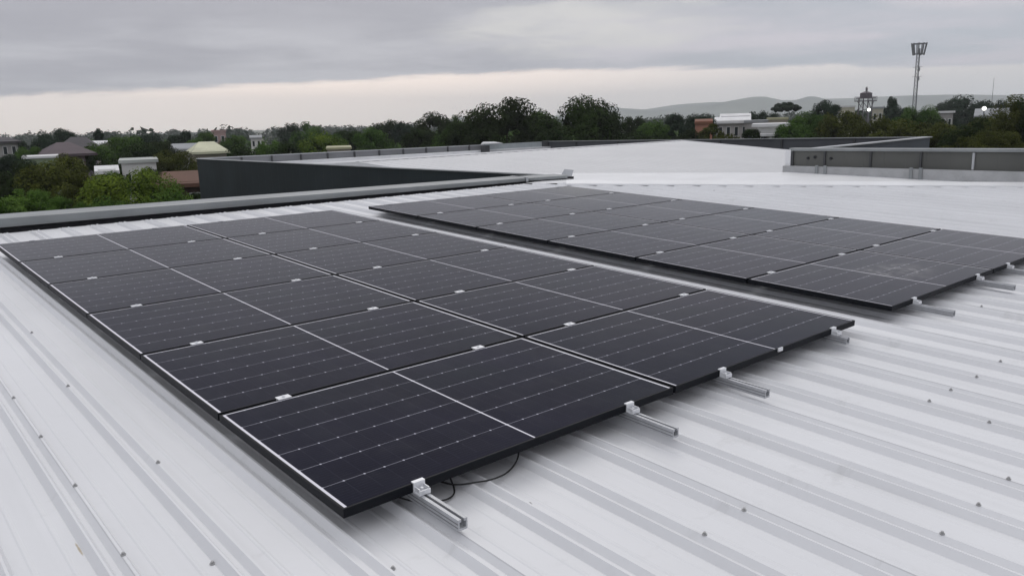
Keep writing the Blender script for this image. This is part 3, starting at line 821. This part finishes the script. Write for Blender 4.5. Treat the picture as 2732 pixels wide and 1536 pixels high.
# left middle distance
T(146,339,110,120,'round','blue','large dark rounded tree standing above the skyline on the left',1)
T(112,362,60,115,'bush','blue','smaller dark tree against the left flank of the rounded skyline tree',0,var=1)
T(205,357,60,150,'round','blue','dark tree just right of the rounded skyline tree, behind the purple roof',0,var=2)
T(262,343,27,125,'narrow','blue','narrow upright dark tree standing alone on the left skyline',0)
T(250,378,90,88,'round','mid','green tree right of the purple-roofed house',1,var=2)
T(330,356,110,95,'round','mid','rounded mid green tree with its top level with the left skyline',1,var=1)
T(395,352,60,125,'round','blue','dark tree left of the pointed skyline tree',0,var=3)
T(495,339,55,110,'spire','blue','pointed dark tree on the skyline left of the pink house',0)
T(468,356,50,108,'round','blue','dark tree close left of the pointed skyline tree',0,var=1)
T(548,348,45,120,'round','mid','green tree directly left of the pink house',0,var=2)
T(640,376,120,66,'bush','dark','dark green tree right of the cream gabled roof',1,var=3)
T(715,372,80,75,'round','mid','bushy green tree behind the far parapet, right of the small white house',1,var=3)
T(765,372,70,68,'bush','dark','dark bushy tree just left of the yellow-green one',1,var=1)
T(820,330,80,120,'lumpy','mid','tall green tree rising above the skyline left of centre',1,var=3)
T(858,347,120,82,'round','lime','bright yellow-green tree behind the far parapet',1,var=2)
T(775,328,60,160,'lumpy','blue','hazy tree on the skyline behind the tall green tree',0,var=2)
T(925,342,90,95,'round','dark','dark rounded tree right of the bright yellow-green tree',1,var=1)
T(990,340,85,85,'lumpy','mid','mid green tree with ragged top behind the far parapet posts',1,var=0)
T(1035,318,70,120,'lumpy','dark','dark tree on the skyline, left of the tall peaked tree',1,var=1)
T(1078,322,60,118,'round','blue','bluish round tree close left of the tall peaked tree',0,var=0)
T(1158,299,95,95,'lumpy','dark','tall peaked dark green tree on the skyline, left of the two big trees',1,var=2)
T(1120,335,90,78,'round','dark','dark round tree in front of the peaked tree',1,var=2)
T(1190,340,80,70,'bush','mid','green bushy tree low in front of the peaked tree, on its right',1,var=1)
T(1215,311,60,105,'lumpy','mid','slim green tree directly left of the first big dark tree',1,var=3)
# the two big dark trees
T(1335,250,262,62,'round','dark','left one of the two big dark trees towering over the far parapet',2,var=4)
T(1240,316,110,60,'round','dark','dark tree at the left shoulder of the left big tree',1,var=1)
T(1606,300,90,64,'round','dark','dark tree leaning out from the right big tree',1,var=4)
T(1288,330,110,58,'bush','dark','dark lower tree at the left foot of the left big tree',1,var=3)
T(1437,291,120,70,'round','mid','green tree filling the dip between the two big dark trees',1,var=0)
T(1528,247,240,60,'round','dark','right one of the two big dark trees, with a knobbly top',2,var=5)
T(1480,330,150,55,'bush','dark','dark bushy growth at the foot of the right big tree',1,var=2)
T(1618,318,90,60,'bush','dark','dark tree at the right shoulder of the right big tree',1,var=1)
# right of centre
T(1640,296,30,100,'spire','blue','small pointed tree standing alone right of the two big trees',0,var=1)
T(1690,306,60,90,'round','dark','dark round tree right of the small pointed tree',1,var=3)
T(1745,316,85,80,'round','mid','mid green tree in the row left of the orange-brown house',1,var=2)
T(1700,345,110,62,'bush','dark','low dark green tree just above the peak of the white roof',1,var=0)
T(1800,300,50,95,'round','blue','dark bluish tree left behind the orange-brown house',0,var=2)
T(1868,297,85,92,'round','blue','dark bluish tree directly behind the orange-brown house',1,var=3)
T(1808,328,45,72,'feather','blue','pale silvery bush left of the orange-brown house',1,name='bush',cat='bush',group='bushes among the houses',var=1)
T(1842,336,75,66,'bush','dark','very dark tree in front of the orange-brown house',1,var=3)
T(1900,330,62,64,'feather','olive','olive bushy tree between the orange-brown house and the white-roofed house',1,var=3)
T(1950,350,75,58,'bush','olive','olive bush in front of the white-roofed house',0,name='bush',cat='bush',group='bushes among the houses',var=2)
T(2005,341,44,58,'round','dark','small round dark tree left of the white flat-roofed house',1,var=1)
T(2020,292,60,120,'round','blue','dark tree behind the white-roofed house',0,var=3)
T(2062,297,40,118,'bush','blue','low dark tree right behind the flat-roofed house',0,var=0)
T(2097,270,66,150,'umbrella','blue','umbrella-shaped hazy tree on the skyline before the hills',1)
T(2160,293,130,68,'round','mid','large green tree right of the white flat-roofed house',2,var=2)
T(2120,318,100,64,'bush','mid','bushy green tree against the right side of the flat-roofed house',1,var=2)
T(2203,268,70,105,'lumpy','blue','dark flat-topped tree on the skyline left of the water tower',1,var=0)
T(2245,292,120,66,'round','olive','olive green tree below the water tower on its left',1,var=0)
T(2200,345,160,52,'bush','dark','dark bush line behind the blue-grey parapet, left part',1,name='bush',cat='bush',group='bushes among the houses',var=3)
T(2378,252,50,140,'spire','blue','dark pointed tree between the water tower and the tall mast',1,var=2)
T(2400,277,60,130,'bush','blue','low bluish tree at the foot of the pointed tree',0,var=1)
T(2335,299,120,60,'bush','olive','dark olive tree directly below the left floodlight',1,var=1)
T(2450,275,110,85,'round','mid','green tree hiding the foot of the tall mast',2,var=3)
T(2420,318,150,56,'lumpy','olive','dark olive tree behind the corner of the blue-grey parapet',1,var=2)
T(2560,250,105,170,'round','blue','big hazy dome-shaped tree on the right skyline',1,var=2)
T(2650,260,90,165,'round','blue','hazy low-domed tree behind the grey-roofed house on the right',1,var=3)
T(2510,320,120,54,'round','olive','dark olive tree below the white roof strip',1,var=3)
T(2640,302,110,60,'round','olive','olive tree crown covering the grey-roofed house from below',1,var=2)
T(2500,303,90,70,'bush','dark','dark tree below the bright roof strip on its left',1,var=1)
T(2600,322,130,50,'lumpy','dark','dark tree in front of the grey-roofed house',1,var=3)
T(2580,352,120,40,'bush','olive','olive bush just above the near right parapet',2,name='bush',cat='bush',group='bushes among the houses',var=3)
T(2665,340,120,42,'round','olive','bushy olive tree above the near right parapet, second from the right edge',2,var=1)
T(2722,262,150,52,'lumpy','olive','tall dark tree at the right picture edge',2,var=3)
T(2790,250,120,50,'lumpy','dark','dark tree just outside the right picture edge',1,var=0)

# far woods: an irregular belt of distant crowns, one mass
def wood(name, n, d0, d1, px0, px1, col, hmin, hmax, leaf, per, seed, gaps=0.0):
    rg = np.random.default_rng(seed); Vs, Fs, b = [], [], 0
    for i in range(n):
        px = rg.uniform(px0, px1); d = math.sqrt(rg.uniform(d0*d0, d1*d1)); v = at(px, d)
        if v.x > -8 and v.y > -5 and v.x < 30 and v.y < 33: continue
        h = rg.uniform(hmin, hmax); r = h*rg.uniform(.45,.75)
        m_ = per; p = rg.normal(size=(m_,3)); p /= np.linalg.norm(p,axis=1)[:,None]
        cen = p*np.array([r,r,h*.5])*rg.uniform(.75,1.08,m_)[:,None] + np.array([v.x,v.y,GZ+h*.52])
        cen += rg.normal(size=(m_,3))*r*.06
        nor = p*.7 + rg.normal(size=(m_,3))*.35 + np.array([0,0,.2]); nor /= np.linalg.norm(nor,axis=1)[:,None]
        V, F = cards(cen, nor, leaf*h, rg); Vs.append(V); Fs.append(F + b); b += len(V)
    me = np_mesh(name, np.concatenate(Vs), np.concatenate(Fs), FM[col])
    o = bpy.data.objects.new(name, me); C.objects.link(o); return o
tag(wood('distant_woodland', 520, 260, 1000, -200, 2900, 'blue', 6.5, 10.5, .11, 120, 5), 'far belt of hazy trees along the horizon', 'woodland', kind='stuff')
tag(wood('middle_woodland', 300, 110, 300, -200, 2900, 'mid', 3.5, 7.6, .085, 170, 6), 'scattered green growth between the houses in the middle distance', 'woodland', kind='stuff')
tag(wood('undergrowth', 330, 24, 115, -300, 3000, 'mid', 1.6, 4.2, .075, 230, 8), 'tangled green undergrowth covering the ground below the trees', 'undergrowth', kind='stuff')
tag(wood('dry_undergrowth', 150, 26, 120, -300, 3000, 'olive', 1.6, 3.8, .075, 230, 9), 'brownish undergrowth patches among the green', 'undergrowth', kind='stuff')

# ------------------------------------------------------------------ houses
M_glass = mat('dark_window_glass', (0.02,0.025,0.03), 0.15)
M_wht = mat('white_wall_paint', (0.62,0.62,0.60), 0.8, var=0.08, vscale=0.6)
def hm(n, c, v=0.12): return mat(n, c, 0.8, var=v, vscale=0.5)
def house(px, d, base_py, wpx, depth, eave_py, ridge_py, wall, roofm, label, kind='gable', yaw=0.0, over=0.4, wins=3, name='house', flat_t=0.25, parapet=False):
    """a house whose eaves and ridge reach the given heights at distance d"""
    W = wid(px, wpx, d); v = at(px, d); ez = zat(px, eave_py, d); rz = zat(px, ridge_py, d)
    ang = math.atan2(v.y, v.x) - math.pi/2 + yaw
    root = empty(name, (v.x, v.y, GZ), (0,0,ang), label=label, cat='house' if name == 'house' else 'building')
    e = ez - GZ; r = rz - GZ; D = depth; w = W/2
    m_ = MB()
    m_.add([(-w,0,0),(w,0,0),(w,D,0),(-w,D,0),(-w,0,e),(w,0,e),(w,D,e),(-w,D,e)], [(0,1,5,4),(1,2,6,5),(2,3,7,6),(3,0,4,7)])
    if kind == 'gable': m_.add([(-w,0,e),(-w,D,e),(-w,D/2,r-.08),(w,0,e),(w,D,e),(w,D/2,r-.08)], [(1,0,2),(3,4,5)])
    if kind == 'front': m_.add([(-w,0,e),(w,0,e),(0,0,r-.08),(-w,D,e),(w,D,e),(0,D,r-.08)], [(0,1,2),(4,3,5)])
    m_.build('wall', wall, root)
    o = over; ro = MB(); t = .12
    if kind == 'gable': P = [(-w-o,-o,e-.1),(w+o,-o,e-.1),(w+o,D/2,r),(-w-o,D/2,r),(w+o,D+o,e-.1),(-w-o,D+o,e-.1)]; Fq = [(0,1,2,3),(3,2,4,5)]
    elif kind == 'front': P = [(-w-o,-o,e-.1),(0,-o,r),(0,D+o,r),(-w-o,D+o,e-.1),(w+o,-o,e-.1),(w+o,D+o,e-.1)]; Fq = [(0,1,2,3),(1,4,5,2)]
    elif kind == 'hip':
        q = min(w*.5, D*.5); P = [(-w-o,-o,e-.1),(w+o,-o,e-.1),(w+o,D+o,e-.1),(-w-o,D+o,e-.1),(-w+q,D/2,r),(w-q,D/2,r)]; Fq = [(0,1,5,4),(1,2,5),(2,3,4,5),(3,0,4)]
    else:
        ro.box((-w-o,-o,e+.003),(w+o,D+o,e+flat_t)); P = None
    if P:
        k = len(P); ro.add(P + [(x,y,z-t) for x,y,z in P], Fq + [tuple(i+k for i in f)[::-1] for f in Fq])
        # fascia
        ro.box((-w-o,-o-.06,e-.30),(w+o,-o-.003,e-.08))
    ro.build('roof', roofm, root)
    for i in range(wins):
        x = -w + (i+.5)*2*w/wins; ww = min(.42, w/wins*.4); zt = e-.7; zb = max(.3, e-1.6)
        f = MB().box((x-ww-.06,-.05,zb-.06),(x+ww+.06,-.003,zt+.06)).build('window', M_wht, root)
        MB().box((x-ww,-.07,zb),(x+ww,-.052,zt)).build('pane', M_glass, f)
    return root
purple = hm('purple_brown_roofing',(0.075,0.055,0.062)); grey = hm('grey_roof_sheet',(0.26,0.27,0.28)); cream = hm('cream_roof_sheet',(0.50,0.50,0.36))
pinkw = hm('pink_plaster',(0.36,0.25,0.24)); beige = hm('beige_plaster',(0.30,0.27,0.22)); terra = hm('terracotta_roof',(0.17,0.07,0.038)); orange = hm('orange_brown_wall',(0.33,0.15,0.10))
wroof = hm('white_roof_sheet',(0.62,0.62,0.62)); gw = hm('grey_wall',(0.30,0.29,0.28)); dgrey = hm('dark_roof_sheet',(0.05,0.045,0.05)); yel = hm('yellowish_roof_sheet',(0.36,0.35,0.22)); greenw = hm('greenish_wall',(0.20,0.25,0.16))
house(182,84,0,64,7,408,380,hm('mauve_wall',(0.20,0.15,0.16)),purple,'house with steep purple-brown hipped roof on the left','hip',yaw=.15,over=.9)
house(198,100,0,70,6,392,366,hm('mauve_upper_wall',(0.13,0.11,0.13)),dgrey,'dark upper roof rising behind the purple-brown roof','hip',yaw=-.1,over=.5)
house(232,108,0,34,6,388,377,beige,wroof,'small white sheet roof right of the purple-roofed house','gable',yaw=-.5,wins=2)
house(8,115,0,60,8,376,365,gw,dgrey,'dark-roofed house cut by the left picture edge','hip',yaw=.1)
house(100,70,0,80,5,423,418,greenw,wroof,'low green-walled building with a thin white roof edge','flat',over=.1,flat_t=.16)
house(360,58,0,84,5,435,431,M_wht,hm('weathered_white_roof',(0.38,0.40,0.38)),'white house with a flat roof behind the yellow-green tree','flat',over=.15,wins=3,flat_t=.2)
house(272,54,0,42,4,452,445,M_wht,wroof,'small white outbuilding half hidden left of the flat-roofed white house','gable',wins=2,over=.2)
house(556,80,0,78,6,402,379,beige,cream,'house with bright cream gabled roof left of the far parapet','hip',yaw=.1,wins=3,over=.3)
house(490,92,0,90,7,396,384,gw,grey,'long grey-roofed building behind the cream roof','gable',wins=4)
house(583,140,0,34,6,352,346,pinkw,pinkw,'small pink block house on the left skyline','flat',over=.1,wins=2,flat_t=.3)
house(680,150,0,26,5,366,361,M_wht,grey,'tiny white house with dark windows below the skyline','gable',wins=2,over=.2)
house(470,50,0,120,5,486,462,hm('brick_brown_wall',(0.07,0.04,0.03)),hm('dark_terracotta',(0.10,0.046,0.028)),'terracotta roof close behind the charcoal wall corner','gable',wins=2)
house(900,66,0,60,6,399,395,beige,yel,'low building with yellowish roof edge just above the far parapet','flat',over=.1,wins=2,flat_t=.16)
house(1878,78,0,44,6,323,318,orange,terra,'orange-brown house among dark trees','gable',wins=0,over=.05)
house(1955,92,0,80,8,322,312,hm('white_grey_wall',(0.42,0.40,0.39)),wroof,'long house with white sheet roof in two steps','gable',wins=4,over=.3)
house(1962,112,0,72,6,310,303,hm('lilac_wall',(0.40,0.38,0.42)),wroof,'second white roof rising behind the stepped white-roofed house','gable',wins=4,over=.2)
house(2018,84,0,56,7,328,323,gw,grey,'grey plastered house with flat roof beside the white house','flat',over=.1,wins=2)
h = house(2058,66,0,66,6,338,330,M_wht,wroof,'white modern house with flat slab roof and a porch','flat',over=.45,wins=2,flat_t=.22)
e_ = zat(2058,356,66) - GZ; wv_ = wid(2058,80,66)/2
MB().box((-wv_,-1.6,e_-.18),(wv_,-.06,e_)).build('porch_roof', wroof, h)
for xx in (-wv_+.2, 0, wv_-.2): MB().box((xx-.1,-1.5,0),(xx+.1,-1.3,e_-.185)).build('porch_column', M_wht, h)
house(2075,100,0,50,6,320,315,beige,yel,'beige flat-roofed house behind the white modern house','flat',over=.1,wins=3)
house(2256,128,0,44,7,287,283,hm('cream_wall',(0.44,0.42,0.33)),wroof,'cream house left below the water tower','flat',over=.1,wins=3)
house(2342,130,0,26,6,290,286,hm('cream_wall_b',(0.40,0.38,0.31)),grey,'cream house right below the water tower','flat',over=.1,wins=2)
house(2520,110,0,42,6,302,297,gw,wroof,'house with a bright white roof strip on the right','flat',over=.2,wins=3,flat_t=.22)
house(2655,100,0,74,7,306,289,hm('pale_grey_wall',(0.40,0.41,0.40)),grey,'grey-roofed house with white fascia on the right','gable',wins=3,over=.4)

# ------------------------------------------------------------------ masts, tank, floodlights
M_steel = mat('galvanised_steel', (0.20,0.205,0.22), 0.55, 0.4)
M_tank = mat('dark_tank_paint', (0.10,0.085,0.10), 0.6)
d = 230; v = at(2440, d); topz = zat(2447,117,d)
tw = empty('telecom_tower', (v.x,v.y,GZ), label='tall slender lattice telecom mast with a crown of antennas on the right skyline', cat='tower')
H = topz - GZ; cz0 = zat(2447,150,d) - GZ
lat = MB(); W0, W1 = .60, .42
def leg(k, z): w = W0 + (W1-W0)*z/cz0; return Vector((w*math.cos(2.094*k), w*math.sin(2.094*k), z))
for k in range(3): lat.bar(leg(k,0), leg(k,cz0+1.8), .14)
nseg = 24
for i in range(nseg):
    z0 = cz0*i/nseg; z1 = cz0*(i+1)/nseg
    for k in range(3): lat.bar(leg(k,z0), leg((k+1) % 3,z1), .07); lat.bar(leg(k,z1), leg((k+1) % 3,z1), .06)
lat.build('mast', M_steel, tw)
for zz, rr_ in ((cz0+.5,1.15),(cz0+2.9,1.75)):
    pm = MB()
    for i in range(12):
        a0, a1 = i*math.pi/6, (i+1)*math.pi/6
        pm.bar((rr_*math.cos(a0),rr_*math.sin(a0),zz),(rr_*math.cos(a1),rr_*math.sin(a1),zz),.16,.16)
    for i in range(6): pm.bar((.3*math.cos(i*1.047),.3*math.sin(i*1.047),zz),(rr_*math.cos(i*1.047),rr_*math.sin(i*1.047),zz),.10)
    pm.build('platform_ring', M_steel, tw)
for i in range(9):
    a = i*math.pi*2/9; r1, r2 = 1.25, 1.75
    MB().bar((r1*math.cos(a),r1*math.sin(a),cz0+.2),(r2*math.cos(a),r2*math.sin(a),cz0+3.1),.26,.14).build('antenna', M_steel, tw)
for zz in (zat(2440,180,d)-GZ, zat(2440,205,d)-GZ):
    pm = MB(); pm.bar((-1.2,0,zz),(1.2,0,zz),.08); pm.bar((0,-1.2,zz),(0,1.2,zz),.08); pm.build('arm', M_steel, tw)
    MB().cyl((1.1,0,zz-.5),(1.1,.25,zz-.5),.45,.45,14).build('dish', M_steel, tw)
d = 150; v = at(2308, d)
wt_ = empty('water_tower', (v.x,v.y,GZ), label='dark water tank on a steel frame with a platform and antenna, on the skyline', cat='water tower')
zt = zat(2308,249,d)-GZ; zb = zat(2308,262,d)-GZ; zf = zat(2308,271,d)-GZ
st = MB()
for sx in (-.75,.75):
    for sy in (-.75,.75): st.bar((sx*1.25,sy*1.25,0),(sx,sy,zb),.13)
for i in range(5):
    z0 = zf*i/5; z1 = zf*(i+1)/5; s = .95
    st.bar((-s,-s,z0),(s,-s,z1),.07); st.bar((s,-s,z0),(-s,-s,z1),.07); st.bar((-s,s,z0),(s,s,z1),.07); st.bar((-s,-s,z1),(s,-s,z1),.07); st.bar((-s,-s,z0),(-s,s,z1),.07); st.bar((s,-s,z0),(s,s,z1),.07)
st.build('frame', M_tank, wt_)
MB().cyl((0,0,zb+.06),(0,0,zt),.95,.95,20).cyl((0,0,zt+.005),(0,0,zt+.3),.97,.2,20).build('tank', M_tank, wt_)
pm = MB(); pm.box((-1.3,-1.3,zf),(1.3,1.3,zf+.12)); pm.box((-1.15,-1.15,zb-.06),(1.15,1.15,zb+.05)); pm.build('platform', M_tank, wt_)
rl = MB()
for i in range(7):
    x = -1.28 + i*2.56/6; rl.bar((x,-1.28,zf+.12),(x,-1.28,zf+.75),.05); rl.bar((x,1.28,zf+.12),(x,1.28,zf+.75),.05)
rl.bar((-1.28,-1.28,zf+.75),(1.28,-1.28,zf+.75),.06); rl.bar((-1.28,1.28,zf+.75),(1.28,1.28,zf+.75),.06)
rl.build('railing', M_tank, wt_)
an = MB(); an.bar((-1.1,-.6,zt-.4),(-1.1,-.6,zat(2298,233,d)-GZ),.10); an.box((-1.25,-.7,zat(2298,244,d)-GZ),(-.95,-.5,zat(2298,236,d)-GZ)); an.bar((.4,.3,zt+.2),(.4,.3,zt+1.0),.05)
an.build('antenna', M_tank, wt_)
M_lamp = bpy.data.materials.new('lit_lamp'); M_lamp.use_nodes = True
b_ = M_lamp.node_tree.nodes['Principled BSDF']; b_.inputs['Emission Color'].default_value = (1,.99,.93,1); b_.inputs['Emission Strength'].default_value = 1.6
for px, py, dd2, lab in ((2318,293,100,'lit white floodlight on a pole below the water tower'), (2626,290,85,'lit white floodlight on a pole beside the grey-roofed house')):
    v = at(px, dd2); z = zat(px,py,dd2) - GZ
    fr = empty('floodlight', (v.x,v.y,GZ), (0,0,math.atan2(v.y,v.x)-math.pi/2), label=lab, cat='floodlight', group='lit floodlights')
    MB().cyl((0,.12,0),(0,.12,z),.07,.05,8).build('pole', M_steel, fr)
    MB().cyl((0,-.06,z),(0,.10,z),.22,.16,16).build('housing', M_post, fr)
    MB().cyl((0,-.085,z),(0,-.063,z),.19,.19,16).build('lamp_glass', M_lamp, fr)
# thin radio mast far right
d = 420; v = at(2645, d)
rm = MB(); hz_ = zat(2645,208,d) - GZ; rm.cyl((0,0,0),(0,0,hz_),.16,.07,6)
for k in range(3): rm.bar((0,0,hz_*.7),(hz_*.02*math.cos(2.09*k),hz_*.02*math.sin(2.09*k),hz_*.7),.05)
o = rm.build('radio_mast', M_steel); o.location = (v.x,v.y,GZ); tag(o, 'very thin faint pole mast far away on the right', 'mast')

# ------------------------------------------------------------------ haze
hz = MB().box((-4500,-4500,GZ-1.0),(4500,4500,165.0)).build('haze', None)
M_h = bpy.data.materials.new('haze_air'); M_h.use_nodes = True
nt = M_h.node_tree; nt.nodes.clear()
vo = nt.nodes.new('ShaderNodeVolumePrincipled'); vo.inputs['Color'].default_value = (0.93,0.96,1.0,1); vo.inputs['Density'].default_value = 0.00027
vo.inputs['Anisotropy'].default_value = 0.2
oo = nt.nodes.new('ShaderNodeOutputMaterial'); nt.links.new(vo.outputs[0], oo.inputs['Volume'])
hz.data.materials.clear(); hz.data.materials.append(M_h)
tag(hz, kind='stuff')
